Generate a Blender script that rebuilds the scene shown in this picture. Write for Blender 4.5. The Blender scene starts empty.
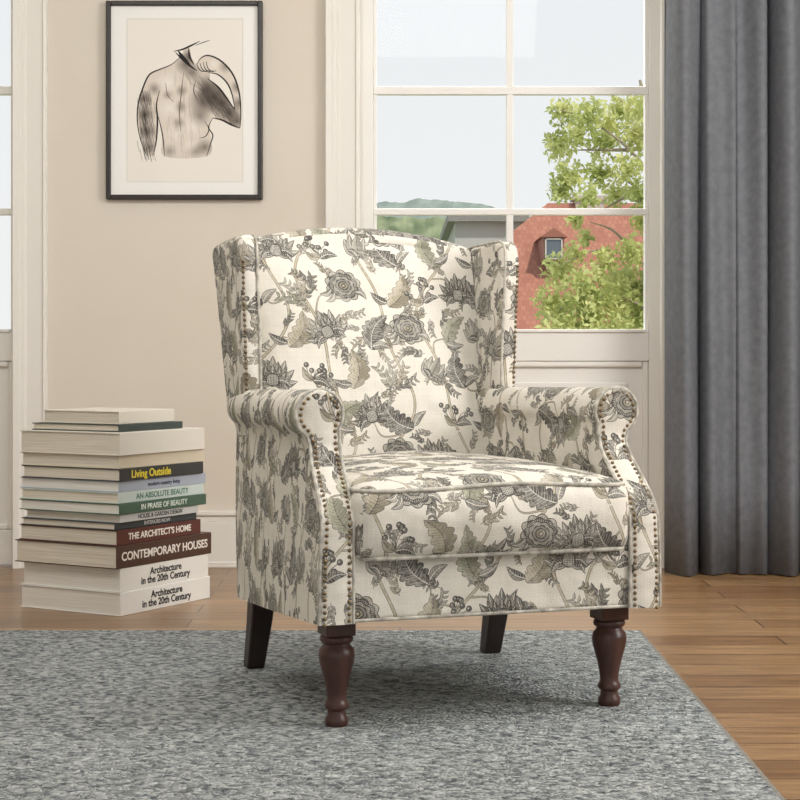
import bpy, bmesh, math, random
import numpy as np
from mathutils import Vector, Matrix
random.seed(4); rng=np.random.RandomState(7)
sc=bpy.context.scene
try:
    sc.view_settings.view_transform='Standard'
    sc.view_settings.look='None'
except Exception as e: print(e)

def lin(h):
    if isinstance(h,str):
        h=h.lstrip('#'); c=[int(h[i:i+2],16)/255 for i in (0,2,4)]
    else: c=list(h)
    return tuple([(x/12.92 if x<=.04045 else ((x+.055)/1.055)**2.4) for x in c])+(1,)
def srgb(h):
    h=h.lstrip('#'); return np.array([int(h[i:i+2],16)/255 for i in (0,2,4)])

# ---------------------------------------------------------------- materials
def newmat(name):
    m=bpy.data.materials.new(name); m.use_nodes=True
    nt=m.node_tree; b=nt.nodes['Principled BSDF']; return m,nt,b
def mat(name,c1,c2=None,scale=20,rough=.6,bump=0,bscale=None,metal=0,stretch=(1,1,1),spec=.5):
    m,nt,b=newmat(name); N=nt.nodes; L=nt.links
    tc=N.new('ShaderNodeTexCoord'); mp=N.new('ShaderNodeMapping'); mp.inputs['Scale'].default_value=stretch
    L.new(tc.outputs['Object'],mp.inputs['Vector'])
    n=N.new('ShaderNodeTexNoise'); n.inputs['Scale'].default_value=scale; n.inputs['Detail'].default_value=5
    L.new(mp.outputs[0],n.inputs['Vector'])
    r=N.new('ShaderNodeValToRGB'); r.color_ramp.elements[0].position=.3; r.color_ramp.elements[1].position=.7
    r.color_ramp.elements[0].color=lin(c1); r.color_ramp.elements[1].color=lin(c2 or c1)
    L.new(n.outputs['Fac'],r.inputs[0]); L.new(r.outputs[0],b.inputs['Base Color'])
    b.inputs['Roughness'].default_value=rough; b.inputs['Metallic'].default_value=metal
    b.inputs['Specular IOR Level'].default_value=spec
    if bump:
        n2=N.new('ShaderNodeTexNoise'); n2.inputs['Scale'].default_value=bscale or scale*3; n2.inputs['Detail'].default_value=3
        L.new(mp.outputs[0],n2.inputs['Vector'])
        bp=N.new('ShaderNodeBump'); bp.inputs['Strength'].default_value=bump; bp.inputs['Distance'].default_value=.01
        L.new(n2.outputs['Fac'],bp.inputs['Height']); L.new(bp.outputs[0],b.inputs['Normal'])
    return m

# ---------------------------------------------------------------- raster painter
class Cv:
    def __init__(s,w,h,bg,wrap=False,k=1.0):
        s.w,s.h,s.wrap,s.k=w,h,wrap,k; s.a=np.zeros((h,w,3),np.float32); s.a[:]=bg
    def reg(s,x0,x1,y0,y1):
        x0,x1,y0,y1=int(math.floor(x0)),int(math.ceil(x1))+1,int(math.floor(y0)),int(math.ceil(y1))+1
        if not s.wrap:
            x0=max(0,x0);y0=max(0,y0);x1=min(s.w,x1);y1=min(s.h,y1)
        if x1<=x0 or y1<=y0: return None
        xs=np.arange(x0,x1);ys=np.arange(y0,y1)
        X,Y=np.meshgrid(xs,ys); return X,Y,np.ix_(ys%s.h,xs%s.w)
    def blend(s,ix,m,c):
        m=m[...,None].astype(np.float32); s.a[ix]=s.a[ix]*(1-m)+np.array(c,np.float32)*m
    def fill(s,p,c,al=1):
        p=np.asarray(p,float)*s.k; r=s.reg(p[:,0].min(),p[:,0].max(),p[:,1].min(),p[:,1].max())
        if r is None: return
        X,Y,ix=r; m=np.zeros(X.shape,bool); n=len(p)
        for i in range(n):
            x1,y1=p[i];x2,y2=p[(i+1)%n]
            if y1==y2: continue
            cond=((y1>Y)!=(y2>Y)); xi=(x2-x1)*(Y-y1)/(y2-y1)+x1
            m^=cond&(X<xi)
        s.blend(ix,m*al,c)
    def stroke(s,p,w0,c,w1=None,al=1,wm=None):
        p=np.asarray(p,float)*s.k; w1=w0 if w1 is None else w1
        n=len(p)-1; mw=max(w0,w1,wm or 0)*s.k+1
        r=s.reg(p[:,0].min()-mw,p[:,0].max()+mw,p[:,1].min()-mw,p[:,1].max()+mw)
        if r is None: return
        X,Y,ix=r; best=np.full(X.shape,-9.0)
        for i in range(n):
            a=p[i];d=p[i+1]-a;l=max((d**2).sum(),1e-9)
            t=np.clip(((X-a[0])*d[0]+(Y-a[1])*d[1])/l,0,1)
            ds=np.hypot(X-a[0]-t*d[0],Y-a[1]-t*d[1]); g=(i+t)/n
            w=(w0+(w1-w0)*g)
            if wm is not None: w=w+ (wm-(w0+w1)/2)*np.sin(np.pi*g)
            best=np.maximum(best,w*s.k/2-ds)
        s.blend(ix,np.clip(best+.5,0,1)*al,c)
    def disc(s,x,y,r,c,al=1,soft=0):
        x,y,r=x*s.k,y*s.k,r*s.k
        q=s.reg(x-r-1,x+r+1,y-r-1,y+r+1)
        if q is None: return
        X,Y,ix=q; d=np.hypot(X-x,Y-y)
        m=np.clip(r-d+.5,0,1) if not soft else np.clip(1-d/r,0,1)**soft
        s.blend(ix,m*al,c)
    def image(s,name):
        im=bpy.data.images.new(name,s.w,s.h,alpha=False)
        o=np.ones((s.h,s.w,4),np.float32); o[...,:3]=np.clip(s.a,0,1)
        im.pixels.foreach_set(o.ravel()); im.update(); im.pack(); return im

def spl(pts,n=24):
    p=np.array(pts,float); P=np.vstack([2*p[0]-p[1],p,2*p[-1]-p[-2]]); out=[]
    m=len(p)-1
    for i in range(m):
        a,b,c,d=P[i:i+4]
        for t in np.linspace(0,1,max(3,n//m),endpoint=False):
            out.append(.5*((2*b)+(c-a)*t+(2*a-5*b+4*c-d)*t*t+(3*b-a-3*c+d)*t**3))
    out.append(p[-1]); return np.array(out)

TILE=640.0
BG=srgb('dfd9cd'); DK=srgb('464441'); MG=srgb('8b887f'); LG=srgb('afaa9e'); TP=srgb('b0a690'); SG=srgb('a2a18c'); LN=srgb('605c56'); DG=srgb('63615c')
cv=Cv(1600,1600,BG,True,1600/TILE)
def tf(p,cx,cy,rot,s=1):
    p=np.asarray(p,float)*s; c,sn=math.cos(rot),math.sin(rot)
    return np.stack([cx+p[:,0]*c-p[:,1]*sn,cy+p[:,0]*sn+p[:,1]*c],1)
def leaf(cx,cy,rot,L,W,col,lobes=0,bend=.15,vein=True,ol=1.3,veincol=None,sh=.8):
    t=np.linspace(0,1,49); hw=W/2*np.sin(np.pi*t**.72)**.85
    if lobes: hw=hw*(.66+.40*np.abs(np.sin(np.pi*lobes*t))**.7)
    mid=bend*L*np.sin(np.pi*t)
    up=np.stack([t*L,mid+hw],1); dn=np.stack([t*L,mid-hw],1)[::-1]
    o=tf(np.vstack([up,dn]),cx,cy,rot); col=np.array(col)
    cv.fill(o,col,.95)
    cv.fill(tf(np.vstack([np.stack([t*L,mid],1),dn]),cx,cy,rot),col*sh,.75)
    # pale inner edge
    cv.fill(tf(np.vstack([np.stack([t*L,mid+hw*.62],1),np.stack([t*L,mid+hw*.95],1)[::-1]]),cx,cy,rot),col*.5+BG*.5,.6)
    vc=veincol if veincol is not None else (LN if np.mean(col)>.55 else BG)
    if vein:
        nv=13 if L>50 else 7
        for k in np.linspace(.08,.86,nv):
            i=int(k*48)
            for sg in (1,-1):
                j=min(48,i+5); a=(t[i]*L,mid[i]); b=(t[j]*L,mid[j]+sg*hw[j]*.88)
                cv.stroke(tf([a,b],cx,cy,rot),1.1,vc,.6,al=.75)
        cv.stroke(tf(np.stack([t*L,mid],1)[::4],cx,cy,rot),2.0,vc,.9)
    if ol: cv.stroke(np.vstack([o,o[:1]]),ol,DK if np.mean(col)<.55 else LN,al=.9)
def fan(cx,cy,rot,s,dark=1.0):
    for lay,(ln,n,sp,col,w) in enumerate([(60,7,1.45,MG*dark,22),(50,6,1.15,LG,20),(40,5,.85,MG*.9*dark,17),(28,4,.6,LG,12)]):
        for a in sorted(np.linspace(-sp,sp,n),key=lambda q:-abs(q)):
            r=rot+math.pi/2+a
            leaf(cx,cy,r,ln*s*(1-.06*abs(a)),w*s,np.array(col)*rng.uniform(.9,1.08),bend=.10*np.sign(a),ol=1.6)
    for a in (-2.1,-1.75,1.75,2.1):
        leaf(cx,cy,rot+math.pi/2+a,42*s,17*s,DG,bend=-.25*np.sign(a))
    th=np.linspace(0,2*np.pi,30); d=tf(np.stack([14*np.cos(th),15*np.sin(th)+6],1),cx,cy,rot,s)
    cv.fill(d,DG)
    for k in range(-3,4):
        cv.stroke(tf([(k*3.6,-4),(k*3.0,18)],cx,cy,rot,s),1.2,BG,al=.85)
        cv.stroke(tf([(-12,6+k*3.6),(12,6+k*3.6)],cx,cy,rot,s),1.0,BG,al=.7)
    cv.stroke(d,1.8,DK)
def rnd(cx,cy,rot,s):
    for R,n,col,am in [(46,10,LG,.16),(38,9,DG,.14),(29,8,LG,.14),(20,7,DG*.95,.13),(12,6,TP,.1)]:
        th=np.linspace(0,2*np.pi,110); r=R*(1+am*np.abs(np.cos(n*th/2))-am/2)
        o=tf(np.stack([r*np.cos(th),.82*r*np.sin(th)],1),cx,cy,rot,s); cv.fill(o,col,.97); cv.stroke(o,1.8,DK)
        lc=BG if np.mean(col)<.5 else DG
        for a in np.linspace(0,2*np.pi,n*5,endpoint=False):
            cv.stroke(tf([(R*.74*math.cos(a),.82*R*.74*math.sin(a)),(R*.94*math.cos(a),.82*R*.94*math.sin(a))],cx,cy,rot,s),1.1,lc,al=.75)
    for a in np.linspace(0,6.28,9): cv.disc(cx+5*s*math.cos(a),cy+5*s*math.sin(a),1.8*s,DK)
    for a in (-.6,-2.4,3.5): leaf(cx+36*s*math.cos(a),cy+28*s*math.sin(a),a,34*s,14*s,MG,bend=.2)
def berries(cx,cy,rot,s,n=10):
    for i in range(n):
        a=rot+rng.uniform(-1.1,1.1)+math.pi/2; r=rng.uniform(18,54)*s
        x,y=cx+r*math.cos(a),cy+r*math.sin(a)
        cv.stroke(spl([(cx,cy),(cx+.5*r*math.cos(a+.25),cy+.5*r*math.sin(a+.25)),(x,y)],8),1.5,LN)
        cv.disc(x,y,5.8*s,DK); cv.disc(x,y,4.6*s,DG); cv.disc(x-1.4,y+1.4,2.0*s,LG)
def sprig(cx,cy,rot,s,col):
    st=spl([(0,0),(16,5),(34,2),(54,10)],12); cv.stroke(tf(st*s if s!=1 else st,cx,cy,rot),1.4,LN)
    st=st*s
    for i,t in enumerate(np.linspace(.2,1,7)):
        p=st[int(t*(len(st)-1))]; q=tf([p],cx,cy,rot)[0]
        for sg in (1,-1): leaf(q[0],q[1],rot+sg*.85,14*s,5.5*s,col,vein=False,bend=.1*sg,ol=1.0)
def bud(cx,cy,rot,s):
    for a in (-.7,.7,-.35,.35,0): leaf(cx,cy,rot+a,44*s*(1-.2*abs(a)),20*s,MG if a else LG,bend=.12*np.sign(a))
    for a in (-1.2,1.2): leaf(cx,cy,rot+a,22*s,10*s,DG,bend=-.2*np.sign(a))
vines=[]
for x0,A,ph in [(70,52,0.3),(230,56,2.2),(395,54,4.3),(550,50,1.2)]:
    ys=np.linspace(0,TILE,90); xs=x0+A*np.sin(2*np.pi*ys/TILE+ph)+22*np.sin(4*np.pi*ys/TILE+ph*2)
    vines.append(np.stack([xs,ys],1))
allv=np.vstack(vines)
def branch(p,w0,w1):
    cv.stroke(p,w0,LN,w1); cv.stroke(p,max(w0-2.4,.6),TP*1.05,max(w1-1.8,.3))
slots=[]
for r in range(6):
    for c in range(6):
        slots.append(((c+.5*(r%2)+.25)*TILE/6+rng.uniform(-9,9),(r+.5)*TILE/6+rng.uniform(-9,9)))
for x,y in slots:
    d=np.hypot(allv[:,0]-x,allv[:,1]-(y-45)); j=d.argmin(); a=allv[j]
    if 8<d[j]<120:
        m=(a+np.array([x,y-20]))/2+np.array([-(y-a[1]),x-a[0]])*.28
        branch(spl([a,m,(x,y-20)],14),5.0,2.8)
for v in vines: branch(v,7.2,7.2)
# fine background sprigs first
for i in range(100):
    x,y=rng.uniform(0,TILE,2); sprig(x,y,rng.uniform(0,6.28),rng.uniform(.6,1.0),[LG,TP,MG][i%3])
kinds=['fan','leafD','berry','leafT','rnd','leafS', 'sprig','bud','leafD','fan','berry','leafT', 'leafD','rnd','leafS','bud','leafT','fan',
 'leafT','berry','fan','leafD','sprig','rnd', 'bud','leafD','leafS','leafT','fan','berry', 'rnd','fan','leafD','berry','leafT','leafS']
for i,(x,y) in enumerate(slots):
    k=kinds[i]; rt=rng.uniform(-.6,.6)
    if k=='fan': fan(x,y-18,rt*.7,1.1,rng.choice([.75,.95]))
    elif k=='rnd': rnd(x,y,rt,1.0)
    elif k=='bud': bud(x,y-25,math.pi/2+rt,1.4); sprig(x,y-20,rt,.8,LG)
    elif k=='leafD':
        leaf(x-6,y-44,math.pi/2+rt*1.5,102,58,DG,lobes=6,bend=.16,sh=.85); leaf(x-3,y-36,math.pi/2+rt-1.3,50,20,MG,bend=.12)
    elif k=='leafT':
        leaf(x+5,y-44,math.pi/2+rt*1.5,100,56,TP,lobes=5,bend=-.18); leaf(x,y-34,math.pi/2+rt+1.3,50,20,DG,bend=.1)
    elif k=='leafS':
        leaf(x,y-46,math.pi/2+rt*1.4,102,50,SG,lobes=7,bend=.2,sh=.86); leaf(x-4,y-34,math.pi/2+rt-1.2,52,20,DG,bend=-.1)
    elif k=='berry': berries(x,y-26,rt,1.15); leaf(x,y-30,rt+.1,46,20,DG); leaf(x,y-30,rt+2.7,42,18,TP)
    else:
        for q in (-.9,-.3,.3,.9): sprig(x,y-36,math.pi/2+rt+q,1.2,[MG,TP,LG,SG][int((q+.9)*1.7)%4])
def lownoise(n,res,seed):
    r=np.random.RandomState(seed).rand(n,n); r=np.vstack([r,r[:1]]); r=np.hstack([r,r[:,:1]])
    t=np.linspace(0,n,res,endpoint=False); i=t.astype(int); f=t-i; f=f*f*(3-2*f)
    rr=r[i]*(1-f)[:,None]+r[i+1]*f[:,None]
    return rr[:,i]*(1-f)[None]+rr[:,i+1]*f[None]
nz=.5*lownoise(28,1600,1)+.5*lownoise(110,1600,2)
fade=np.clip((nz-.45)*1.3,0,.32)[...,None].astype(np.float32)
cv.a=cv.a*(1-fade)+BG.astype(np.float32)*fade
gr=np.random.RandomState(5)
thr=.012*gr.randn(1600,1)+.012*gr.randn(1,1600)+.035*gr.randn(1600,1600)
cv.a=cv.a*(1+thr[...,None].astype(np.float32))
im_fab=cv.image('floral_pattern')

def imgmat(name,im,scale,rough=.9,bump=.25,bsc=900):
    m,nt,b=newmat(name); N=nt.nodes;L=nt.links
    uv=N.new('ShaderNodeUVMap'); mp=N.new('ShaderNodeMapping'); mp.inputs['Scale'].default_value=(scale,scale,1)
    t=N.new('ShaderNodeTexImage'); t.image=im; t.extension='REPEAT'
    L.new(uv.outputs[0],mp.inputs[0]); L.new(mp.outputs[0],t.inputs[0]); L.new(t.outputs[0],b.inputs['Base Color'])
    b.inputs['Roughness'].default_value=rough; b.inputs['Specular IOR Level'].default_value=.2
    if bump:
        tc=N.new('ShaderNodeTexCoord'); n=N.new('ShaderNodeTexNoise'); n.inputs['Scale'].default_value=bsc
        n2=N.new('ShaderNodeTexNoise'); n2.inputs['Scale'].default_value=9; n2.inputs['Detail'].default_value=2
        mx=N.new('ShaderNodeMath'); mx.operation='MULTIPLY_ADD'; mx.inputs[1].default_value=20
        L.new(tc.outputs['Object'],n.inputs['Vector']); L.new(tc.outputs['Object'],n2.inputs['Vector'])
        L.new(n2.outputs['Fac'],mx.inputs[0]); L.new(n.outputs['Fac'],mx.inputs[2])
        bp=N.new('ShaderNodeBump'); bp.inputs['Strength'].default_value=bump; bp.inputs['Distance'].default_value=.003
        L.new(mx.outputs[0],bp.inputs['Height']); L.new(bp.outputs[0],b.inputs['Normal'])
    return m
M_fab=imgmat('floral_fabric',im_fab,1/.58,bump=.45,bsc=600)
M_fab.node_tree.nodes['Principled BSDF'].inputs['Sheen Weight'].default_value=.05
M_pipe=mat('fabric_piping','#d6d0c3','#8a867e',scale=55,rough=.9)
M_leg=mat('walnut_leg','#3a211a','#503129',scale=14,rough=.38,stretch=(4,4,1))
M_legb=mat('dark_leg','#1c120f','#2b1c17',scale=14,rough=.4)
M_nail=mat('antique_brass','#6a5b47','#8c795b',scale=80,rough=.4,metal=.75)
M_wall=mat('wall_paint','#d8cfc1','#dbd3c6',scale=3,rough=.85,bump=.03,bscale=200)
M_ceil=mat('ceiling_paint','#f2f0ec',None,rough=.9)
M_trim=mat('trim_paint','#e4e0d8','#e7e3dc',scale=2,rough=.45)
M_door=mat('door_paint','#e8e5df','#eae8e2',scale=2,rough=.4)

# ---------------------------------------------------------------- mesh helpers
def add(name,verts,faces,m=None,parent=None,smooth=False,ang=None,uvs=None,loc=None):
    me=bpy.data.meshes.new(name); me.from_pydata([tuple(v) for v in verts],[],[tuple(f) for f in faces]); me.update()
    o=bpy.data.objects.new(name,me); sc.collection.objects.link(o)
    if m: me.materials.append(m)
    if smooth:
        for p in me.polygons: p.use_smooth=True
        if ang:
            try: me.set_sharp_from_angle(angle=math.radians(ang))
            except Exception as e: print(e)
    if uvs is not None:
        l=me.uv_layers.new(name='UVMap')
        for lp in me.loops: l.data[lp.index].uv=uvs[lp.vertex_index]
    if parent: o.parent=parent
    if loc: o.location=loc
    return o
def fixn(o):
    bm=bmesh.new(); bm.from_mesh(o.data); bmesh.ops.recalc_face_normals(bm,faces=bm.faces); bm.to_mesh(o.data); bm.free()
def boxuv(o,off=(0,0)):
    me=o.data; l=me.uv_layers[0] if me.uv_layers else me.uv_layers.new(name='UVMap')
    for p in me.polygons:
        n=p.normal; a=[abs(n.x),abs(n.y),abs(n.z)]; k=a.index(max(a))
        for li in p.loop_indices:
            c=me.vertices[me.loops[li].vertex_index].co
            uv=(c.y,c.z) if k==0 else ((c.x,c.z) if k==1 else (c.x,c.y))
            l.data[li].uv=(uv[0]+off[0],uv[1]+off[1])
def empty(name,loc=(0,0,0),rz=0):
    e=bpy.data.objects.new(name,None); e.location=loc; e.rotation_euler=(0,0,rz); sc.collection.objects.link(e); return e
BOXF=[(0,1,3,2),(4,6,7,5),(0,4,5,1),(2,3,7,6),(0,2,6,4),(1,5,7,3)]
def boxv(x0,x1,y0,y1,z0,z1): return [(x,y,z) for x in (x0,x1) for y in (y0,y1) for z in (z0,z1)]
def box(name,x0,x1,y0,y1,z0,z1,m,parent=None,bev=0):
    o=add(name,boxv(x0,x1,y0,y1,z0,z1),BOXF,m,parent); fixn(o)
    if bev:
        b=o.modifiers.new('b','BEVEL'); b.width=bev; b.segments=3
    return o
def boxes(name,lst,m,parent=None,bev=0):
    V=[];F=[]
    for b in lst:
        k=len(V); V+=boxv(*b); F+=[tuple(i+k for i in f) for f in BOXF]
    o=add(name,V,F,m,parent); fixn(o)
    if bev: q=o.modifiers.new('b','BEVEL'); q.width=bev; q.segments=2
    return o
def curve(name,pts,r,m,parent=None,cyc=False,radii=None):
    cu=bpy.data.curves.new(name,'CURVE'); cu.dimensions='3D'; cu.bevel_depth=r; cu.bevel_resolution=3
    s=cu.splines.new('POLY'); s.points.add(len(pts)-1); s.use_cyclic_u=cyc
    for i,p in enumerate(pts):
        s.points[i].co=(*p,1)
        if radii is not None: s.points[i].radius=radii[i]
    o=bpy.data.objects.new(name,cu); sc.collection.objects.link(o); cu.materials.append(m)
    if parent: o.parent=parent
    return o
def roundbox(name,x0,x1,y0,y1,z0,z1,r,m,parent=None,n=(24,28,8),fn=None):
    V=[];F=[];idx={}
    lo=np.array([x0,y0,z0]);hi=np.array([x1,y1,z1])
    def vid(p):
        k=tuple(np.round(p,5))
        if k not in idx: idx[k]=len(V); V.append(p)
        return idx[k]
    def par(a,b,k):
        e=np.linspace(0,r,5); mid=np.linspace(a+r,b-r,k)
        return np.concatenate([a+e[:-1],mid,b-e[:-1][::-1]])
    G=[par(lo[i],hi[i],n[i]) for i in range(3)]
    for ax in range(3):
        u,v=[i for i in range(3) if i!=ax]
        for side in (lo[ax],hi[ax]):
            for i in range(len(G[u])-1):
                for j in range(len(G[v])-1):
                    q=[]
                    for a,b in ((i,j),(i+1,j),(i+1,j+1),(i,j+1)):
                        p=np.zeros(3);p[ax]=side;p[u]=G[u][a];p[v]=G[v][b];q.append(vid(p))
                    F.append(q)
    P=np.array(V); c=np.clip(P,lo+r,hi-r); d=P-c; l=np.linalg.norm(d,axis=1,keepdims=True); P=c+d/np.maximum(l,1e-9)*r*(l>1e-9)
    if fn: P=np.array([fn(p) for p in P])
    o=add(name,P,F,m,parent,smooth=True); fixn(o); return o

# ================================================================ CHAIR
RUGT=.005
chair=empty('armchair',(.047,3.637,RUGT),math.radians(19.3))
def sm(a,b,x): 
    t=min(1,max(0,(x-a)/(b-a))); return t*t*(3-2*t)
CX,CZ,CR=.315,.592,.047
def yf(z): return -.29-.12*(1-sm(.385,.545,z)) - .0*(z)
outer=[(.35,.208),(.35,.24),(.35,.28),(.349,.32),(.347,.36),(.345,.395),(.343,.43),(.340,.465),(.337,.50),(.334,.53)]
circ=[(CX+CR*math.cos(math.radians(a)),CZ+CR*math.sin(math.radians(a))) for a in range(-58,216,8)]
inner=[(.275,.545),(.276,.515),(.278,.48),(.280,.45),(.282,.42),(.284,.39),(.285,.36),(.285,.32),(.285,.28),(.285,.24),(.285,.208)]
sec=outer+circ+inner
zo=[p[1] for p in outer]; xo_=[p[0] for p in outer]
def xo(z):
    if z<=circ[0][1]: return float(np.interp(z,zo+[circ[0][1]],xo_+[circ[0][0]]))
    return CX+math.sqrt(max(0,CR**2-(z-CZ)**2))
zi=[p[1] for p in inner][::-1]; xi_=[p[0] for p in inner][::-1]
def xi(z):
    if z<=circ[-1][1]: return float(np.interp(z,zi+[circ[-1][1]],xi_+[circ[-1][0]]))
    return CX-math.sqrt(max(0,CR**2-(z-CZ)**2))
def ybk(z): return .345+(z-.154)*.17 if z<.6 else .42+(z-.6)*.29
nails=[]
for sg,nm in ((-1,'left'),(1,'right')):
    V=[];F=[];UV=[];n=len(sec);T=15
    arc=[0]
    for i in range(1,n): arc.append(arc[-1]+math.dist(sec[i],sec[i-1]))
    for k in range(T):
        t=k/(T-1)
        for i,(x,z) in enumerate(sec):
            y0=yf(z);y=y0+(ybk(z)-.01-y0)*t
            w=(x-.268)/.094
            xx=x-t*(.01+.024*min(1,max(0,w)))
            zz=z-.053*t*max(0,1-(z-.208)/.12) - .012*t*max(0,(z-.5)/.13)
            bul=.006*math.sin(math.pi*t)*(1 if x>.32 else 0)
            V.append((sg*(xx+bul),y,zz)); UV.append((y+.13*sg,arc[i]+.05))
    for k in range(T-1):
        for i in range(n-1): F.append((k*n+i,k*n+i+1,(k+1)*n+i+1,(k+1)*n+i))
        F.append((k*n+n-1,k*n,(k+1)*n,(k+1)*n+n-1))
    o=add('arm_'+nm,V,F,M_fab,chair,smooth=True,uvs=UV,ang=60); fixn(o)
    zs=[.208+(CZ-.03-.208)*i/26 for i in range(27)]+[CZ+CR*math.sin(math.radians(a)) for a in np.linspace(-35,90,20)]
    V=[];F=[];C=7
    for z in zs:
        a,b=xi(z),xo(z)
        for c in range(C):
            f=c/(C-1); V.append((sg*(a+(b-a)*f),yf(z)-.006*(1-(2*f-1)**2)-.001,z))
    for r in range(len(zs)-1):
        for c in range(C-1): F.append((r*C+c,r*C+c+1,(r+1)*C+c+1,(r+1)*C+c))
    o=add('arm_facing_'+nm,V,F,M_fab,chair,smooth=True); fixn(o); boxuv(o,(.07*sg,.02))
    pp=[(sg*x,yf(z),z) for x,z in sec]
    curve('arm_piping_'+nm,pp,.0035,M_pipe,chair)
    P=[]
    for i,(x,z) in enumerate(sec):
        a=sec[max(0,i-1)];b=sec[min(n-1,i+1)]
        tx,tz=b[0]-a[0],b[1]-a[1];l=math.hypot(tx,tz); nx,nz=-tz/l,tx/l
        P.append(np.array([sg*(x+nx*.009),yf(z)-.004,z+nz*.009]))
    def along(P,step):
        out=[];acc=0;prev=P[0];out.append(prev)
        for q in P[1:]:
            d=np.linalg.norm(q-prev)
            while acc+d>=step:
                f=(step-acc)/d; prev=prev+(q-prev)*f; out.append(prev); d=np.linalg.norm(q-prev); acc=0
            acc+=d; prev=q
        return out
    nails+=[(p,(0,-1,0)) for p in along(P,.0118)]
    prof=[(.252,.57),(.251,.65),(.250,.75),(.249,.85),(.247,.915),(.250,.947),(.259,.964),(.280,.972),(.35,.972),(.45,.968),(.51,.964),(.527,.95)]
    zz=[.9,.8,.7,.6,.57]; profw=prof+[(ybk(z)+.002,z) for z in zz]
    V=[];F=[];m_=len(profw)
    xs=[.281,.288,.303,.318,.326]
    for c,x in enumerate(xs):
        ins=[.010,.003,0,.003,.010][c]
        for (y,z) in profw:
            fl=.010*sm(.6,.97,z)
            V.append((sg*(x+fl),y+ins*(1 if y<.27 else 0), z-ins*(1 if z>.93 else 0)))
    for c in range(len(xs)-1):
        for i in range(m_): F.append((c*m_+i,c*m_+(i+1)%m_,(c+1)*m_+(i+1)%m_,(c+1)*m_+i))
    F.append(tuple(range(m_))); F.append(tuple((len(xs)-1)*m_+i for i in range(m_)))
    o=add('wing_'+nm,V,F,M_fab,chair,smooth=True,ang=50); fixn(o); boxuv(o,(.2,.1*sg))
    b=o.modifiers.new('b','BEVEL'); b.width=.004; b.segments=2
    wp=[np.array([sg*(.3205+.010*sm(.6,.97,z)),y+.003,z]) for y,z in prof[:5]]
    wp[0][2]=.628
    nails+=[(p,(0,-1,0)) for p in along(wp,.0118)]
    curve('wing_piping_'+nm,[(sg*(.288+.010*sm(.6,.97,z)),y+.001,z-(.002 if z>.96 else 0)) for y,z in prof[:11]],.003,M_pipe,chair)
V=[];F=[]
for p,d in nails:
    k=len(V); r=.0041
    for j,(rr,h) in enumerate([(1,0),(.8,.55),(.4,.85)]):
        for a in range(8):
            th=a*math.pi/4; V.append((p[0]+r*rr*math.cos(th),p[1]-r*h*.8,p[2]+r*rr*math.sin(th)))
    V.append((p[0],p[1]-r*.8,p[2]))
    for j in range(2):
        for a in range(8): F.append((k+j*8+a,k+j*8+(a+1)%8,k+(j+1)*8+(a+1)%8,k+(j+1)*8+a))
    for a in range(8): F.append((k+16+a,k+16+(a+1)%8,k+24))
o=add('nailhead_trim',V,F,M_nail,chair,smooth=True); fixn(o)
# back
V=[];F=[];NC=41
def ztop(x): return 1.008-.042*(abs(x)/.287)**2.2
for i in range(NC):
    x=-.287+.574*i/(NC-1); zt=ztop(x); col=[]
    zb=.40
    for f in np.linspace(0,1,30):
        z=zb+(zt-.035-zb)*f; y=.309+(z-.45)*.265
        bl=.050*math.sin(math.pi*min(1,max(0,f*.97+.03)))**.55*(1-(abs(x)/.288)**4)
        bl+=.0022*math.sin(x*17+z*9)*math.sin(z*14+x*5)
        col.append((x,y-bl,z))
    ya=.309+(zt-.035-.45)*.265-.050*math.sin(math.pi*.999)**.55*(1-(abs(x)/.288)**4); yb=ybk(zt-.035)
    for a in np.linspace(180,0,12)[1:-1]:
        col.append((x,(ya+yb)/2+(yb-ya)/2*math.cos(math.radians(a)),zt-.035+.035*math.sin(math.radians(a))))
    for z in np.linspace(zt-.035,.158,14): col.append((x,ybk(z),z))
    col.append((x,.30,.158)); col.append((x,.30,.39))
    V+=col
m_=len(col)
for i in range(NC-1):
    for j in range(m_): F.append((i*m_+j,i*m_+(j+1)%m_,(i+1)*m_+(j+1)%m_,(i+1)*m_+j))
F.append(tuple(range(m_)));F.append(tuple((NC-1)*m_+i for i in range(m_)))
o=add('back',V,F,M_fab,chair,smooth=True,ang=50); fixn(o); boxuv(o,(.03,.06))
def frame_fn(p):
    x,y,z=p
    if z<.25: z-= .053*max(0,(y+.4)/.75)
    return np.array([x,y,z])
o=roundbox('seat_frame',-.300,.300,-.406,.342,.210,.340,.012,M_fab,chair,n=(14,14,4),fn=frame_fn); boxuv(o,(.25,.12))
curve('front_rail_piping',[(x,-.403,.212) for x in np.linspace(-.285,.285,8)],.0035,M_pipe,chair)
CB=.320
def cush(p):
    x,y,z=p
    top=max(0,(z-.39)/.068)
    a=max(0,1-(x/.284)**2); b=max(0,1-((y+.05)/.375)**2)
    z+=.036*top*(a**.55)*(b**.6)
    if z>.44: z+= .004*math.sin(x*13+1)*math.sin(y*11)*a
    if y<-.3: y-=.020*(a**.5)*math.sin(math.pi*min(1,max(0,(z-CB)/.145)))+.006
    return np.array([x,y,z])
o=roundbox('seat_cushion',-.283,.283,-.420,.300,CB,.458,.030,M_fab,chair,n=(26,30,6),fn=cush); boxuv(o,(.0,.17))
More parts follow.
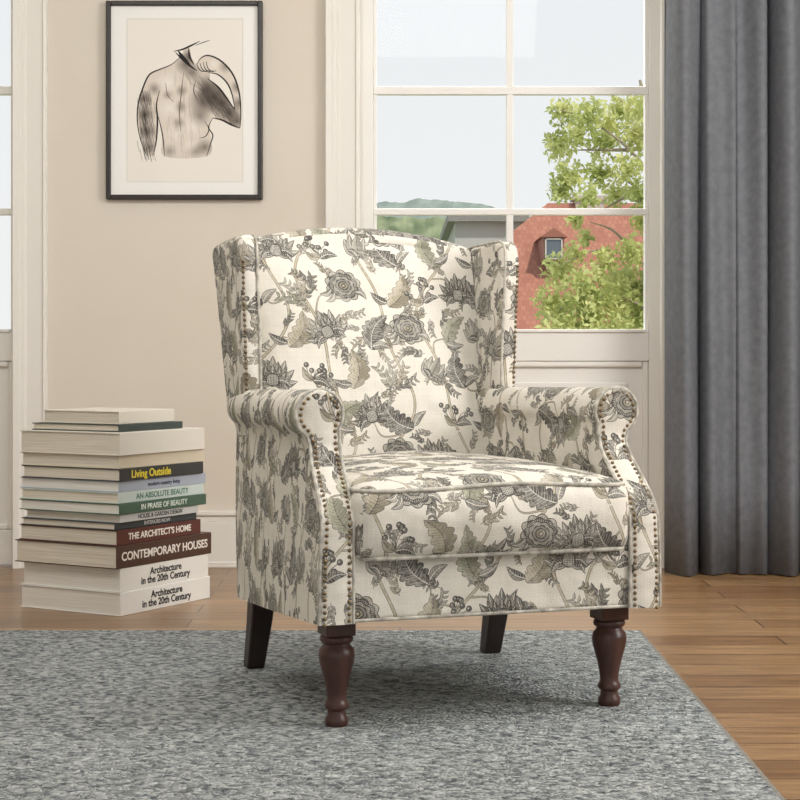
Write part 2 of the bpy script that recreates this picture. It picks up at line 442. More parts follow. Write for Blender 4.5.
def ring(z,ins,r=.034):
    P=[];x0,x1,y0,y1=-.283+ins,.283-ins,-.420+ins,.300-ins
    for cx,cy,a0 in ((x1-r,y1-r,0),(x0+r,y1-r,90),(x0+r,y0+r,180),(x1-r,y0+r,270)):
        for a in range(0,91,15):
            t=math.radians(a0+a); P.append((cx+r*math.cos(t),cy+r*math.sin(t)))
    Q=[]
    for i in range(len(P)):
        a=np.array(P[i]);b=np.array(P[(i+1)%len(P)]); k=max(1,int(np.linalg.norm(b-a)/.04))
        for j in range(k): q=a+(b-a)*j/k; Q.append((q[0],q[1]))
    return Q
for nm,z,ins in (('top',.4505,.0065),('bottom',CB+.0075,.0065)):
    pts=[tuple(cush(np.array([x,y,z]))) for x,y in ring(z,ins)]
    curve('cushion_piping_'+nm,pts,.0042,M_pipe,chair,cyc=True)
prof=[(0,.0),(.0205,.0),(.0225,.004),(.0225,.014),(.018,.020),(.0175,.030),(.0225,.034),(.0235,.040),(.0205,.046),(.0185,.050),(.0195,.065),(.0235,.085),(.029,.105),(.0335,.122),(.035,.135),(.033,.146),(.027,.153),(.0255,.157),(.031,.161),(.0325,.166),(.031,.171),(.0265,.174),(.0265,.178)]
for sg,nm in ((-1,'left'),(1,'right')):
    V=[];F=[];K=28
    for r,z in prof:
        for a in range(K): V.append((r*math.cos(a*2*math.pi/K),r*math.sin(a*2*math.pi/K),z))
    for j in range(len(prof)-1):
        for a in range(K): F.append((j*K+a,j*K+(a+1)%K,(j+1)*K+(a+1)%K,(j+1)*K+a))
    k=len(V); V+=boxv(-.029,.029,-.029,.029,.174,.222); F+=[tuple(i+k for i in f) for f in BOXF]
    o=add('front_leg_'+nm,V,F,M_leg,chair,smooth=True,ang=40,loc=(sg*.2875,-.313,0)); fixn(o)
    top=(.284*sg,.255,.19); bot=(.2875*sg,.318,0)
    V=[(top[0]+a*.027,top[1]+b*.027,top[2]) for a,b in ((-1,-1),(1,-1),(1,1),(-1,1))]
    mid=[(top[0]*.6+bot[0]*.4+a*.024,top[1]*.66+bot[1]*.34+b*.024,.11) for a,b in ((-1,-1),(1,-1),(1,1),(-1,1))]
    V+=mid+[(bot[0]+a*.020,bot[1]+b*.020,0) for a,b in ((-1,-1),(1,-1),(1,1),(-1,1))]
    F=[(0,1,2,3),(8,9,10,11)]+[(i+k,(i+1)%4+k,(i+1)%4+4+k,i+4+k) for k in (0,4) for i in range(4)]
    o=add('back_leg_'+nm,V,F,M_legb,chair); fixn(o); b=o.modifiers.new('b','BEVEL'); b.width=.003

# ================================================================ ROOM
WY=5.65
def wx(px): return (px-400)/301.6
def wz(py): return .72+(350-py)/301.6
H=2.75; OT=2.40
m,nt,b=newmat('oak_planks'); N=nt.nodes;L=nt.links
tc=N.new('ShaderNodeTexCoord')
br=N.new('ShaderNodeTexBrick'); br.offset=.37; br.inputs['Scale'].default_value=1; br.inputs['Brick Width'].default_value=1.5; br.inputs['Row Height'].default_value=.13
br.inputs['Mortar Size'].default_value=.0022; br.inputs['Mortar Smooth'].default_value=.1; br.inputs['Bias'].default_value=0
br.inputs['Color1'].default_value=lin('#8a6845'); br.inputs['Color2'].default_value=lin('#b08e66'); br.inputs['Mortar'].default_value=lin('#42301f')
L.new(tc.outputs['Object'],br.inputs['Vector'])
mp=N.new('ShaderNodeMapping'); mp.inputs['Scale'].default_value=(1.4,22,1); L.new(tc.outputs['Object'],mp.inputs[0])
no=N.new('ShaderNodeTexNoise'); no.inputs['Scale'].default_value=3; no.inputs['Detail'].default_value=8; no.inputs['Distortion'].default_value=.8; L.new(mp.outputs[0],no.inputs['Vector'])
rp=N.new('ShaderNodeValToRGB'); rp.color_ramp.elements[0].position=.3;rp.color_ramp.elements[1].position=.7
rp.color_ramp.elements[0].color=(.54,.49,.44,1);rp.color_ramp.elements[1].color=(1.1,1.07,1.04,1)
L.new(no.outputs['Fac'],rp.inputs[0])
mx=N.new('ShaderNodeMix'); mx.data_type='RGBA'; mx.blend_type='MULTIPLY'; mx.inputs[0].default_value=1
L.new(br.outputs['Color'],mx.inputs[6]); L.new(rp.outputs[0],mx.inputs[7]); L.new(mx.outputs[2],b.inputs['Base Color'])
b.inputs['Roughness'].default_value=.28
bp=N.new('ShaderNodeBump'); bp.inputs['Strength'].default_value=.12; bp.inputs['Distance'].default_value=.003
L.new(no.outputs['Fac'],bp.inputs['Height']); L.new(bp.outputs[0],b.inputs['Normal'])
M_floor=m
box('floor',-2.6,3.0,-1.5,WY+.15,-.1,0,M_floor)
box('ceiling',-2.6,3.0,-1.5,WY+.15,H,H+.1,M_ceil)
box('wall_left',-2.7,-2.6,-1.5,WY+.15,0,H,M_wall)
box('wall_right',3.0,3.1,-1.5,WY+.15,0,H,M_wall)
D0a,D0b=-2.25,wx(14); D1a,D1b=wx(358),wx(662)
boxes('wall_back',[(-2.6,D0a,WY,WY+.15,0,H),(D0b,D1a,WY,WY+.15,0,H),(D1b,3.0,WY,WY+.15,0,H),(D0a,D0b,WY,WY+.15,OT,H),(D1a,D1b,WY,WY+.15,OT,H)],M_wall)
def casing(name,x0,x1,inner_right,z1):
    w=x1-x0; P=[(0,0),(0,.012),(.03,.020),(.10,.022),(.14,.016),(.60,.014),(.66,.024),(.74,.024),(.80,.034),(.96,.036),(1,.028),(1,0)]
    V=[];F=[]
    for z in (0,z1):
        for f,d in P:
            x=x0+w*f if not inner_right else x1-w*f
            V.append((x,WY-d,z))
    n=len(P)
    for i in range(n): F.append((i,(i+1)%n,(i+1)%n+n,i+n))
    F+= [tuple(range(n)),tuple(range(n,2*n))]
    o=add(name,V,F,M_trim); fixn(o)
casing('trim_1',wx(14),wx(48),True,OT+.1)
casing('trim_2',wx(325),wx(360),True,OT+.1)
casing('trim_3',wx(660),wx(697),False,OT+.1)
box('trim_4',wx(325),wx(697),WY-.036,WY,OT,OT+.12,M_trim)
box('trim_5',D0a-.1,wx(48),WY-.036,WY,OT,OT+.12,M_trim)
def baseboard(name,x0,x1):
    boxes(name,[(x0,x1,WY-.016,WY,0,.15),(x0,x1,WY-.022,WY,0,.02),(x0,x1,WY-.011,WY,.15,.172),(x0,x1,WY-.019,WY,.172,.188)],M_trim,bev=.003)
baseboard('baseboard_back',wx(48),wx(325)); baseboard('baseboard_back_right',wx(697),3.0)
box('baseboard_left',-2.6,-2.582,-1.5,WY,0,.18,M_trim); box('baseboard_right',2.982,3.0,-1.5,WY,0,.18,M_trim)
def glass_mat():
    m,nt,b=newmat('window_glass'); N=nt.nodes;L=nt.links
    tr=N.new('ShaderNodeBsdfTransparent'); gl=N.new('ShaderNodeBsdfGlossy'); gl.inputs['Roughness'].default_value=.02
    mx=N.new('ShaderNodeMixShader'); mx.inputs[0].default_value=.006
    L.new(tr.outputs[0],mx.inputs[1]);L.new(gl.outputs[0],mx.inputs[2]); L.new(mx.outputs[0],N['Material Output'].inputs[0]); return m
M_glass=glass_mat()
def frdoor(name,x0,x1,gx0,gx1,mvs,parent=None):
    Y=WY+.025; T=.045; e=empty(name,(0,0,0))
    gz=wz(331); L_=[(x0,gx0,Y,Y+T,.005,OT),(gx1,x1,Y,Y+T,.005,OT),(gx0,gx1,Y,Y+T,gz-.10,gz),(gx0,gx1,Y,Y+T,.005,.12),(gx0,gx1,Y,Y+T,OT-.08,OT)]
    boxes('frame',L_,M_door,e,bev=.003)
    s=.012
    boxes('bead',[(gx0,gx0+s,Y+.008,Y+T,gz,OT-.08),(gx1-s,gx1,Y+.008,Y+T,gz,OT-.08),(gx0+s,gx1-s,Y-.008,Y+T,gz-.004,gz+s-.006)],M_door,e,bev=.002)
    mb=[]
    for z,t in ((wz(89),.028),(wz(211),.022),(1.99,.028)): mb.append((gx0,gx1,Y+.004,Y+.03,z-t/2,z+t/2))
    for x in mvs: mb.append((x-.0115,x+.0115,Y+.006,Y+.028,gz,OT-.08))
    boxes('muntins',mb,M_door,e,bev=.003)
    boxes('panel',[(gx0,gx1,Y+.02,Y+T-.005,.12,gz-.10)],M_door,e)
    a0,a1,b0,b1=gx0,gx1,.12,gz-.10; w=.02
    boxes('panel_moulding',[(a0,a0+w,Y+.004,Y+.02,b0,b1),(a1-w,a1,Y+.004,Y+.02,b0,b1),(a0+w,a1-w,Y+.004,Y+.02,b0,b0+w),(a0+w,a1-w,Y+.004,Y+.02,b1-w,b1)],M_door,e,bev=.006)
    boxes('field',[(a0+.07,a1-.07,Y+.010,Y+.02,b0+.07,b1-.07)],M_door,e,bev=.006)
    boxes('glass',[(gx0,gx1,Y+.02,Y+.024,gz,OT-.08)],M_glass,e)
    return e
frdoor('door_1',D1a,D1b,wx(373),wx(650),[wx(510.5)])
frdoor('door_2',D0a,D0b,D0a+.1,wx(12),[(D0a+.1+wx(12))/2])
def curtain():
    x0,x1=.835,2.25; nx=420; V=[];F=[]
    rows=[(.004,1.0),(.3,1),(.8,.98),(1.4,.96),(2.0,.94),(2.62,.92)]
    rr=np.random.RandomState(3); 
    ph=np.cumsum(rr.uniform(.65,1.35,nx)); ph=ph/ph[-1]*2*math.pi*13.2
    for z,a in rows:
        for i in range(nx):
            f=i/(nx-1); x=x0+(x1-x0)*f
            am=.058*(.75+.35*math.sin(f*23+1))*(.85+.15*a)
            y=5.470+am*math.sin(ph[i]+.25*math.sin(z*1.3+f*9))+.018*math.sin(2.3*ph[i]+z*.7)
            x+= .024*math.cos(ph[i])*a
            V.append((x,y,z))
    for r in range(len(rows)-1):
        for i in range(nx-1): F.append((r*nx+i,r*nx+i+1,(r+1)*nx+i+1,(r+1)*nx+i))
    m=mat('curtain_linen','#64676c','#72757a',scale=40,rough=.85,bump=.1,bscale=600)
    o=add('curtain',V,F,m,smooth=True)
    s=o.modifiers.new('s','SOLIDIFY'); s.thickness=.002
curtain()
curve('curtain_rod',[(-.5,5.47,2.66),(2.4,5.47,2.66)],.014,mat('rod_metal','#2b2826',None,rough=.35,metal=.8))

# rug
m,nt,b=newmat('rug_weave'); N=nt.nodes;L=nt.links
tc=N.new('ShaderNodeTexCoord'); mp=N.new('ShaderNodeMapping'); mp.inputs['Scale'].default_value=(1,1.0,1); mp.inputs['Rotation'].default_value=(0,0,.12); L.new(tc.outputs['Object'],mp.inputs[0])
n0=N.new('ShaderNodeTexNoise'); n0.inputs['Scale'].default_value=40; L.new(mp.outputs[0],n0.inputs['Vector'])
dv=N.new('ShaderNodeVectorMath'); dv.operation='MULTIPLY_ADD'; dv.inputs[1].default_value=(.03,.03,0); L.new(n0.outputs['Color'],dv.inputs[0]); L.new(mp.outputs[0],dv.inputs[2])
vo=N.new('ShaderNodeTexVoronoi'); vo.inputs['Scale'].default_value=105; L.new(dv.outputs[0],vo.inputs['Vector'])
n1=N.new('ShaderNodeTexNoise'); n1.inputs['Scale'].default_value=70; n1.inputs['Detail'].default_value=4; L.new(mp.outputs[0],n1.inputs['Vector'])
sp=N.new('ShaderNodeSeparateColor'); L.new(vo.outputs['Color'],sp.inputs[0])
ad=N.new('ShaderNodeMath'); ad.operation='MULTIPLY_ADD'; ad.inputs[1].default_value=.42; L.new(sp.outputs[0],ad.inputs[0])
ml=N.new('ShaderNodeMath'); ml.operation='MULTIPLY'; ml.inputs[1].default_value=.62; L.new(n1.outputs['Fac'],ml.inputs[0]); L.new(ml.outputs[0],ad.inputs[2])
rp=N.new('ShaderNodeValToRGB'); rp.color_ramp.elements[0].position=.26; rp.color_ramp.elements[1].position=.74
rp.color_ramp.elements[0].color=lin('#565c5f'); rp.color_ramp.elements[1].color=lin('#bdc1bf')
L.new(ad.outputs[0],rp.inputs[0]); L.new(rp.outputs[0],b.inputs['Base Color']); b.inputs['Roughness'].default_value=.95; b.inputs['Specular IOR Level'].default_value=.1
bp=N.new('ShaderNodeBump'); bp.inputs['Strength'].default_value=1; bp.inputs['Distance'].default_value=.009; bp.invert=True
L.new(vo.outputs['Distance'],bp.inputs['Height']); L.new(bp.outputs[0],b.inputs['Normal'])
M_rug=m
rug=empty('area_rug')
roundbox('pile',-1.95,.607,1.2,4.35,0.0,RUGT,.0024,M_rug,rug,n=(4,4,2))
box('binding',.605,.614,1.2,4.352,0,.0045,mat('rug_binding','#6e6a63','#8a857b',scale=90,rough=.9),rug)

# ================================================================ PICTURE
pc=Cv(690,900,srgb('f0eeea'),False,1.5)
kx=460/146; 
def Q(pts): return [((x-112)*kx,(195-y)*600/187) for x,y in pts]
PL=srgb('ebe6dd')
pc.fill(Q([(128,20),(243,20),(243,182),(128,182)]),PL)
def S(pts,w0,c='1c1816',w1=None,al=1,wm=None,n=30): pc.stroke(spl(Q(pts),n),w0*1.1,srgb(c),w1,al,wm*1.15 if wm else None)
torso=[(185,50),(181,58),(172,66),(160,71),(150,76),(144,88),(140,104),(139,122),(142,140),(147,155),(154,156),(157,140),(159,122),(163,136),(165,157),(207,157),(212,143),(210,132),(213,120),(222,121),(232,126),(240,129),(241,116),(240,98),(236,82),(229,70),(219,61),(208,57),(201,60),(197,66),(192,60),(190,50)]
base=pc.a.copy()
pc.fill(spl(Q(torso),170),srgb('d9cfc3'),.95); 
gap=[(210,74),(219,76),(227,84),(232,95),(234,108),(226,98),(218,88),(210,81)]
mask=(np.abs(pc.a-base).sum(2,keepdims=True)>.02).astype(np.float32)
def shade(l,c):
    for x,y,r,al in l:
        q=Q([(x,y)])[0]; pc.disc(q[0],q[1],r*3.2,srgb(c),al,soft=1.2)
shade([(207,90,18,.85),(214,98,18,.9),(222,104,16,.9),(230,114,14,.9),(237,122,10,.8),(203,104,16,.7),(200,118,12,.5),(186,66,12,.7),(193,74,10,.6),(144,100,10,.8),(145,116,12,.85),(147,132,12,.85),(150,148,10,.7),(155,90,8,.5),(182,92,7,.5),(181,108,7,.5),(180,124,7,.45),(205,148,10,.6),(196,152,9,.4),(190,58,9,.9),(238,88,8,.7),(240,104,8,.7),(226,68,8,.5),(168,96,6,.4),(170,152,8,.4)],'4a413b')
shade([(168,84,13,.8),(170,110,14,.7),(192,128,14,.7),(196,90,8,.6),(175,135,12,.6),(214,66,7,.6),(190,145,10,.5)],'f0eae1')
for i in range(160):
    x=rng.normal(214,10); y=88+(x-200)*.9+rng.normal(0,8)
    S([(x,y),(x+3,y+3),(x+6,y+9)],.9,'2e2622',al=.35,n=6)
for i in range(70):
    x=rng.normal(180,10); y=rng.normal(110,22)
    S([(x,y),(x+1,y+5),(x+1,y+11)],.8,'6a5d54',al=.3,n=6)
pc.a=base*(1-mask)+pc.a*mask
pc.fill(spl(Q(gap),40),PL,1)
for i in range(90):
    x=rng.normal(146,3.5); y=rng.uniform(90,152)
    S([(x,y),(x+.6,y+5),(x+2,y+11)],1.1,'26211e',al=.5,n=6)
S([(181,58),(172,66),(160,71),(150,76),(144,88),(139,104),(138,122),(141,140),(147,156)],1.0,wm=4)
S([(160,92),(157,106),(158,120),(157,140),(154,156)],1.2,wm=4.5)
S([(159,118),(163,136),(165,157)],1.0,wm=3)
S([(174,53),(183,51),(192,47),(200,43)],1.0,wm=5); S([(196,47),(204,44),(210,42)],.8,wm=2)
S([(176,54),(182,60),(190,67),(197,72)],1.5,wm=6); S([(189,50),(190,58),(194,66)],1.5,wm=5)
S([(179,53),(184,60),(190,66)],3,wm=10)
S([(197,66),(201,60),(208,57),(219,61),(229,70),(236,82),(240,98),(241,116),(240,129)],1.2,wm=4.5)
S([(208,74),(218,76),(227,84),(232,95),(235,110)],1,wm=4)
S([(208,80),(218,88),(226,98),(235,111)],1.4,wm=5)
S([(240,129),(232,126),(222,121),(213,119)],1.5,wm=5)
for dx in (0,3.2,6.4,9.4): S([(197+dx,65-dx*.2),(199+dx,70),(203+dx,73),(207+dx,72)],1.0,wm=2.4)
S([(213,119),(209,128),(213,136),(211,144),(207,157)],1,wm=3)
S([(205,122),(209,130),(206,137),(200,139)],.8,wm=2.5)
S([(184,74),(182,92),(180,112),(181,132)],1.0,'5a4a40',wm=2.6,al=.8)
S([(166,84),(168,96),(174,103)],1,'5a4a40',wm=2.4,al=.7)
S([(196,82),(194,92),(198,102)],1,'3a302b',wm=3,al=.7)
im_art=pc.image('figure_study')
frame=empty('picture_frame')
fx0,fx1,fz0,fz1=wx(107)+.0,wx(263),wz(200),wz(2)
M_fr=mat('frame_wood','#1d1714','#2a211c',scale=30,rough=.4)
w=.016
Y0=WY-.026
boxes('moulding',[(fx0,fx0+w,Y0,WY-.001,fz0,fz1),(fx1-w,fx1,Y0,WY-.001,fz0,fz1),(fx0+w,fx1-w,Y0,WY-.001,fz0,fz0+w),(fx0+w,fx1-w,Y0,WY-.001,fz1-w,fz1)],M_fr,frame,bev=.003)
box('backing',fx0+.005,fx1-.005,WY-.012,WY-.003,fz0+.005,fz1-.005,M_fr,frame)
M_art=imgmat('figure_drawing',im_art,1,rough=.5,bump=0)
add('print',[(fx0+w,WY-.0135,fz0+w),(fx1-w,WY-.0135,fz0+w),(fx1-w,WY-.0135,fz1-w),(fx0+w,WY-.0135,fz1-w)],[(0,1,2,3)],M_art,frame,uvs=[(0,0),(1,0),(1,1),(0,1)])
mx0,mx1,mz0,mz1=wx(128),wx(243),wz(182),wz(20)
t=.0015
boxes('mat_bevel',[(mx0-t,mx0,WY-.0145,WY-.0134,mz0,mz1),(mx1,mx1+t,WY-.0145,WY-.0134,mz0,mz1),(mx0,mx1,WY-.0145,WY-.0134,mz0-t,mz0),(mx0,mx1,WY-.0145,WY-.0134,mz1,mz1+t)],mat('mat_edge','#d3cec6',None),frame)

# ================================================================ BOOKS
stack=empty('book_stack',(-.755,4.60,0),0)
TH=math.radians(30)
bv=Vector((math.sin(TH),math.cos(TH),0)); av=Vector((-math.cos(TH),math.sin(TH),0))
pagem=mat('book_pages','#e6dfd1','#c2b8a4',scale=6,rough=.9,stretch=(1,1,160))
pagew=mat('book_pages_white','#ece9e2','#d3cec3',scale=6,rough=.9,stretch=(1,1,160))
books=[
(.064,0,0,.360,.405,'#e9e7e1',"Architecture\nin the 20th Century",'#2a2a2a',.021),
(.064,.004,.004,.352,.398,'#e8e6df',"Architecture\nin the 20th Century",'#2a2a2a',.021),
(.062,.003,-.012,.364,.428,'#4e362c',"CONTEMPORARY HOUSES",'#efe9df',.026),
(.042,.008,-.004,.350,.375,'#5b3229',"THE ARCHITECT'S HOME",'#efe9df',.020),
(.020,.014,-.006,.335,.365,'#3f4547',"INTERIORS NOW",'#d0d0cc',.012),
(.022,.004,.004,.340,.350,'#c9cbc8',"HOUSE & GARDEN DESIGN",'#3a3f40',.013),
(.030,-.002,-.006,.358,.390,'#47604f',"IN PRAISE OF BEAUTY",'#dfe7dc',.017),
(.030,.004,-.004,.350,.385,'#c5d0c9',"AN ABSOLUTE BEAUTY",'#4f7a68',.018),
(.030,.006,.002,.355,.390,'#a9b0bc',"modern country living",'#3a4154',.013),
(.034,0,-.002,.350,.375,'#3a3a38',"Living Outside",'#e4cf3c',.024),
(.036,.004,0,.352,.385,'#d3c7b0',"",'#333333',.015),
(.062,-.004,-.006,.360,.380,'#ddd7cb',"",'#333333',.015),
(.020,.03,.03,.312,.285,'#3c4642',"",'#cccccc',.01),
(.036,.045,.05,.277,.245,'#e0d9ca',"",'#333333',.01)]
z=0
def bk(p,q,zz):
    v=av*p+bv*q; return (v.x,v.y,zz)
for i,(t,oa,ob,A,B,cc,txt,tcx,ts) in enumerate(books):
    cm=mat('book_cover_%d'%i,cc,None,rough=.45)
    def bb(name,a0,a1,b0,b1,z0,z1,m,bev=0):
        V=[bk(p,q,zz) for p in (a0,a1) for q in (b0,b1) for zz in (z0,z1)]
        o=add(name,V,BOXF,m,stack); fixn(o)
        if bev: k=o.modifiers.new('b','BEVEL'); k.width=bev; k.segments=2
        return o
    c=.0028
    bb('cover_top_%d'%i,oa,oa+A,ob,ob+B,z+t-c,z+t-.0003,cm,.0008)
    bb('cover_bottom_%d'%i,oa,oa+A,ob,ob+B,z+.0003,z+c,cm,.0008)
    bb('spine_%d'%i,oa-.0005,oa+c,ob,ob+B,z+.0005,z+t-.0005,cm,.0012)
    bb('pages_%d'%i,oa+c,oa+A-.005,ob+.004,ob+B-.004,z+c,z+t-c,pagew if i in (0,1,6,8) else pagem)
    if txt:
        cu=bpy.data.curves.new('title_%d'%i,'FONT'); cu.body=txt; cu.size=ts*1.25 if '\n' not in txt else ts*1.3; cu.align_x='CENTER'; cu.align_y='CENTER'; cu.extrude=.0003
        cu.space_line=.85; cu.offset=.0006 if i in (2,3,0,1,9) else .0002
        to=bpy.data.objects.new('title_%d'%i,cu); sc.collection.objects.link(to); cu.materials.append(mat('ink_%d'%i,tcx,None,rough=.6)); to.parent=stack
        X=bv; Z=-av; Yv=Vector((0,0,1)); R=Matrix((X,Yv,Z)).transposed().to_4x4()
        frac=.5 if i not in (9,) else .36
        pos=bk(oa-.0012,ob+B*frac,z+t/2); R.translation=Vector(pos); to.matrix_local=R
    z+=t
print('stack height',z)

# ================================================================ OUTSIDE
def leafcloud(name,centers,n,size,m,parent,seed):
    rr=np.random.RandomState(seed); V=[];F=[]
    wts=np.array([c[1][0]**2 for c in centers]); wts/=wts.sum()
    ch=rr.choice(len(centers),n,p=wts)
    for k in range(n):
        c,r=centers[ch[k]]
        d=rr.normal(size=3); d/=np.linalg.norm(d); p=np.array(c)+d*np.array(r)*rr.uniform(.1,1.25)**.8
        u=rr.normal(size=3);u/=np.linalg.norm(u); v=np.cross(u,rr.normal(size=3)); v/=np.linalg.norm(v); s=size*rr.uniform(.6,1.3)
        b=len(V); V+=[p-u*s,p-v*s*.5+u*s*.1,p+u*s,p+v*s*.5+u*s*.1]; F.append((b,b+1,b+2,b+3))
    return add(name,V,F,m,parent)
def leafmat(name,a,bc):
    m=mat(name,a,bc,scale=4,rough=.6); nt=m.node_tree; N=nt.nodes; L=nt.links; b=N['Principled BSDF']
    tr=N.new('ShaderNodeBsdfTranslucent'); mx=N.new('ShaderNodeMixShader'); mx.inputs[0].default_value=.45
    L.new(b.inputs['Base Color'].links[0].from_socket,tr.inputs[0]); L.new(b.outputs[0],mx.inputs[1]); L.new(tr.outputs[0],mx.inputs[2]); L.new(mx.outputs[0],N['Material Output'].inputs[0]); return m
M_lf=leafmat('tree_leaves','#a8b566','#e8e7a6'); M_bark=mat('bark','#857a6a','#a39782',scale=20,rough=.9)
def at(px,py,d): s=1704/d; return ((px-400)/s,d,.72+(350-py)/s)
D=13
tree=empty('deciduous_tree')
trunk=[at(690,1500,D),at(680,900,D),at(672,420,D),at(668,250,D),at(655,150,D),at(640,80,D)]
curve('trunk',trunk,.10,M_bark,tree,radii=[1.6,1.3,1,.6,.35,.1])
brs=[[(672,300),(640,262),(600,250),(566,262)],[(668,230),(640,190),(600,170),(565,172)],[(662,190),(630,150),(590,120),(560,110)],[(668,330),(630,300),(580,300),(545,320)],[(660,170),(640,120),(620,100)],[(668,250),(700,200),(740,170)],[(640,190),(620,200),(596,214)],[(670,300),(720,270),(760,250)],[(640,262),(615,232),(590,222)],[(630,150),(600,150),(570,150)]]
for i,bp_ in enumerate(brs):
    pts=[Vector(at(x,y,D+random.uniform(-.15,.15)*j)) for j,(x,y) in enumerate(bp_)]
    pp=spl([tuple(p) for p in pts],12); curve('branch_%d'%i,[tuple(p) for p in pp],.013,M_bark,tree,radii=list(np.linspace(1.2,.25,len(pp))))
cs=[]
for px,py,r in [(562,112,14),(588,114,16),(620,110,17),(560,146,16),(577,134,15),(605,142,18),(637,134,19),(570,178,17),(600,174,15),(560,192,12),(628,168,15),(640,196,15),(616,194,13),(640,110,14),(590,198,11),(640,222,12),(576,220,9),(608,122,12),
  (560,270,17),(550,300,16),(560,316,20),(585,290,22),(610,300,24),(590,322,26),(635,290,22),(632,252,16),(606,262,14),(640,320,26),(575,252,11),(585,238,8),(620,280,18),(560,345,26),(620,350,30),(590,370,30),(660,100,24),(670,140,28),(680,190,30),(690,250,30),(680,310,34),(720,200,34),(730,280,34),(650,400,40),(600,420,30)]:
    x,y,zq=at(px,py,D+random.uniform(-.5,.5)); rr=r/131*1.0; cs.append(((x,y,zq),(rr,rr*1.2,rr)))
leafcloud('foliage',cs,23000,.028,M_lf,tree,5)
box('exterior_ground',-60,80,7,160,-6.2,-6,mat('meadow','#7b8a5c','#93a06e',scale=.5,rough=.9))
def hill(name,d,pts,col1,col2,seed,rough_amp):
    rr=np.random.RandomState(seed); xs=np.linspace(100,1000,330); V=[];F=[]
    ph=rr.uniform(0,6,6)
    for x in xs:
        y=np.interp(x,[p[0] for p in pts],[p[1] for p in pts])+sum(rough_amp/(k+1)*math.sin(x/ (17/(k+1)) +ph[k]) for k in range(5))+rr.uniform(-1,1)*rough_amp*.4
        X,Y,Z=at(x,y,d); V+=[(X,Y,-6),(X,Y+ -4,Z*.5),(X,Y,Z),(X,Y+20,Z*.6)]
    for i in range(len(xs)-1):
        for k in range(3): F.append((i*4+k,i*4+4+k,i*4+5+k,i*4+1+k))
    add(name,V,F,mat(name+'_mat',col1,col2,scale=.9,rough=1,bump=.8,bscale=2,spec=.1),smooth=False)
hill('distant_hill',150,[(100,400),(300,240),(380,203),(420,198),(480,205),(560,222),(1000,240)],'#7d8a86','#97a29a',1,1.2)  # distance haze is mixed into the hill's grey-green colours
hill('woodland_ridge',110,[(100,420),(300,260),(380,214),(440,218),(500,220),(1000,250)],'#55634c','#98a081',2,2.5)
M_tile=bpy.data.materials.new('roof_tiles'); M_tile.use_nodes=True; nt=M_tile.node_tree;N=nt.nodes;L=nt.links;b=N['Principled BSDF']
br=N.new('ShaderNodeTexBrick'); br.inputs['Scale'].default_value=1; br.inputs['Brick Width'].default_value=.09;br.inputs['Row Height'].default_value=.16; br.inputs['Mortar Size'].default_value=.006
br.inputs['Color1'].default_value=lin('#96614f'); br.inputs['Color2'].default_value=lin('#a8735e'); br.inputs['Mortar'].default_value=lin('#8b5b4b')
uvn=N.new('ShaderNodeUVMap'); L.new(uvn.outputs[0],br.inputs['Vector']); L.new(br.outputs['Color'],b.inputs['Base Color']); b.inputs['Roughness'].default_value=.9
M_stuc=mat('stucco','#cfcac2','#dcd7cf',scale=2,rough=.9)
house=empty('townhouse'); Dh=26
A=at(548,203,Dh+4); 
x0=at(519,0,Dh)[0]; ze=at(0,345,Dh)[2]; zr=A[2]
xe=8.5; xr0=A[0]; yr=Dh+4
zm=at(0,236,Dh+3)[2]
V=[(x0,Dh,ze),(xe,Dh,ze),(xe,yr,zr),(xr0,yr,zr),(x0,Dh+3.0,zm),(x0,yr+4,ze),(xe,yr+4,ze),(x0,yr+1,zm)]
add('roof',V,[(0,1,2,3,4),(4,3,7),(3,2,6,5,7)],M_tile,house,uvs=[(0,0),(xe-x0,0),(xe-x0,5),(xr0-x0,5),(0,3.8),(0,5),(0,0),(1,4)])
add('gable',[(x0,Dh,ze),(x0,Dh+3,zm),(x0,yr+1,zm),(x0,yr+4,ze)],[(0,1,2,3)],M_stuc,house)
box('walls',x0+.05,xe-.1,Dh+.3,yr+3.7,-6,ze+.05,M_stuc,house)
dx,dy,dz=at(552,250,Dh+1.9)
box('dormer',dx-.17,dx+.17,dy-.3,dy+1.2,dz-.2,dz+.2,mat('dormer_wall','#8a5f52',None),house)
box('dormer_window',dx-.12,dx+.12,dy-.32,dy-.3,dz-.15,dz+.15,mat('dark_glass','#5a6570',None,rough=.1),house)
boxes('dormer_bars',[(dx-.14,dx-.12,dy-.34,dy-.3,dz-.17,dz+.17),(dx+.12,dx+.14,dy-.34,dy-.3,dz-.17,dz+.17),(dx-.14,dx+.14,dy-.34,dy-.3,dz+.15,dz+.17),(dx-.14,dx+.14,dy-.34,dy-.3,dz-.17,dz-.15)],mat('bars','#c6c2ba',None),house)
V=[(dx-.22,dy-.36,dz+.19),(dx+.22,dy-.36,dz+.19),(dx+.22,dy+1.6,dz+.19),(dx-.22,dy+1.6,dz+.19),(dx,dy-.36,dz+.34),(dx,dy+1.8,dz+.34)]
add('dormer_roof',V,[(0,1,4),(3,5,2),(0,4,5,3),(1,2,5,4),(0,3,2,1)],mat('dormer_roof','#8f5a49',None),house)
cx_,cy_,cz_=at(590,214,Dh+3.8)
boxes('chimney',[(cx_-.25,cx_+.25,cy_,cy_+.5,cz_-.8,cz_+.25),(cx_-.3,cx_+.3,cy_-.05,cy_+.55,cz_+.25,cz_+.32)],mat('chimney_render','#b5aaa0',None,rough=.9),house)
gb=empty('grey_building'); a=at(455,222,34); c=at(521,222,34)
box('walls',a[0],c[0],34,40,-6,a[2],mat('grey_render','#a9a9a6','#b6b6b3',scale=1,rough=.9),gb)
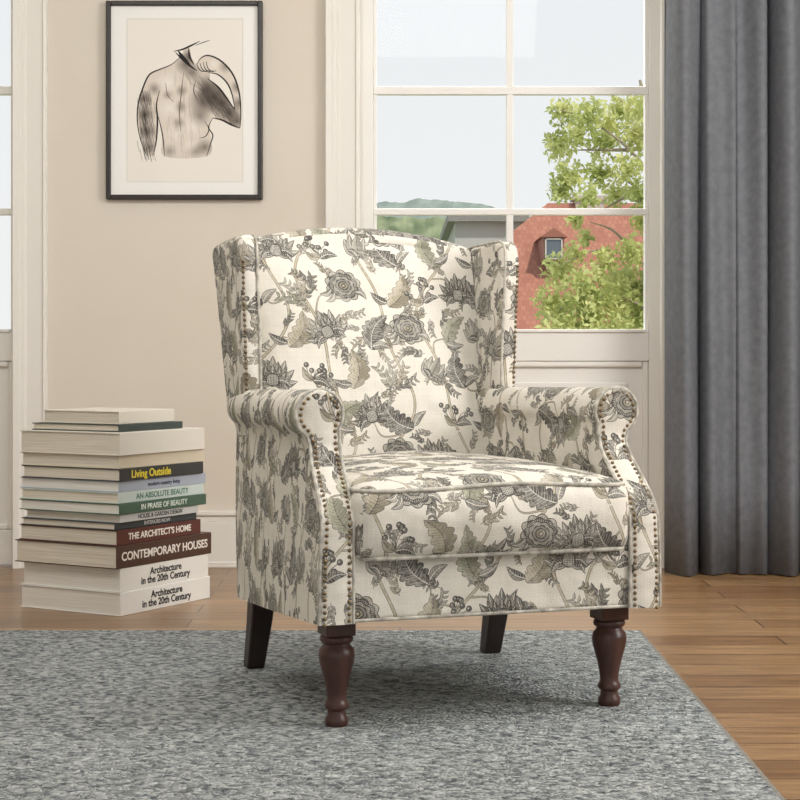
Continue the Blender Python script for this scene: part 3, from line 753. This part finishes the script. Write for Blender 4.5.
box('flat_roof',a[0]-.15,c[0]+.15,33.8,40.2,a[2],a[2]+.16,mat('roof_felt','#7c7b78','#8d8c88',rough=.8),gb)
box('chimney',a[0]+.25,a[0]+.6,35,35.5,a[2],a[2]+.35,mat('chim','#9a8f85',None),gb)
hz=at(0,262,34)[2]
boxes('windows',[(a[0]+.3+k*.45,a[0]+.5+k*.45,33.97,34.0,hz-.2,hz+.2) for k in range(3)],mat('gb_glass','#5b636b',None,rough=.2),gb)

# ================================================================ LIGHT
w=bpy.data.worlds.new('sky'); sc.world=w; w.use_nodes=True; N=w.node_tree.nodes; L=w.node_tree.links
bg=N['Background']; tc=N.new('ShaderNodeTexCoord'); sx=N.new('ShaderNodeSeparateXYZ'); L.new(tc.outputs['Generated'],sx.inputs[0])
rp=N.new('ShaderNodeValToRGB'); rp.color_ramp.elements[0].position=0; rp.color_ramp.elements[1].position=.6
rp.color_ramp.elements[0].color=(.93,.945,.94,1); rp.color_ramp.elements[1].color=(.82,.88,.94,1)
L.new(sx.outputs['Z'],rp.inputs[0]); L.new(rp.outputs[0],bg.inputs[0]); bg.inputs[1].default_value=.95
def area(name,loc,tgt,sx_,sy,pw,col=(1,1,1)):
    l=bpy.data.lights.new(name,'AREA'); l.shape='RECTANGLE'; l.size=sx_; l.size_y=sy; l.energy=pw; l.color=col
    o=bpy.data.objects.new(name,l); o.location=loc; d=Vector(tgt)-Vector(loc); o.rotation_euler=d.to_track_quat('-Z','Y').to_euler(); sc.collection.objects.link(o); return o
area('side_key_light',(2.85,2.9,1.8),(-.3,4.4,.7),1.7,1.7,108,(1,.998,.99))  # added key from the right, imitating a window the solid wall doesn't have
area('ceiling_fill_light',(-.4,2.9,2.68),(-.4,4.9,.7),2.2,1.2,58,(1,.995,.985))  # added soft fill below the ceiling, no fixture stands there
area('window_daylight',(.5,6.5,3.1),(.6,4.4,.2),2.0,1.2,130,(.98,.985,1))
s=bpy.data.lights.new('sun','SUN'); s.energy=3.0; s.angle=math.radians(3); s.color=(1,.95,.86)
so=bpy.data.objects.new('sun',s); so.rotation_euler=Vector((-.45,.75,-1.2)).to_track_quat('-Z','Y').to_euler(); so.location=(5,-5,12); sc.collection.objects.link(so)

# ================================================================ CAMERA
cd=bpy.data.cameras.new('camera'); cd.sensor_width=36; cd.lens=1704/800*36; cd.shift_y=-50/800; cd.clip_end=500; cd.clip_start=.05
co=bpy.data.objects.new('camera',cd); co.location=(0,0,.72); co.rotation_euler=(math.pi/2,0,0); sc.collection.objects.link(co); sc.camera=co
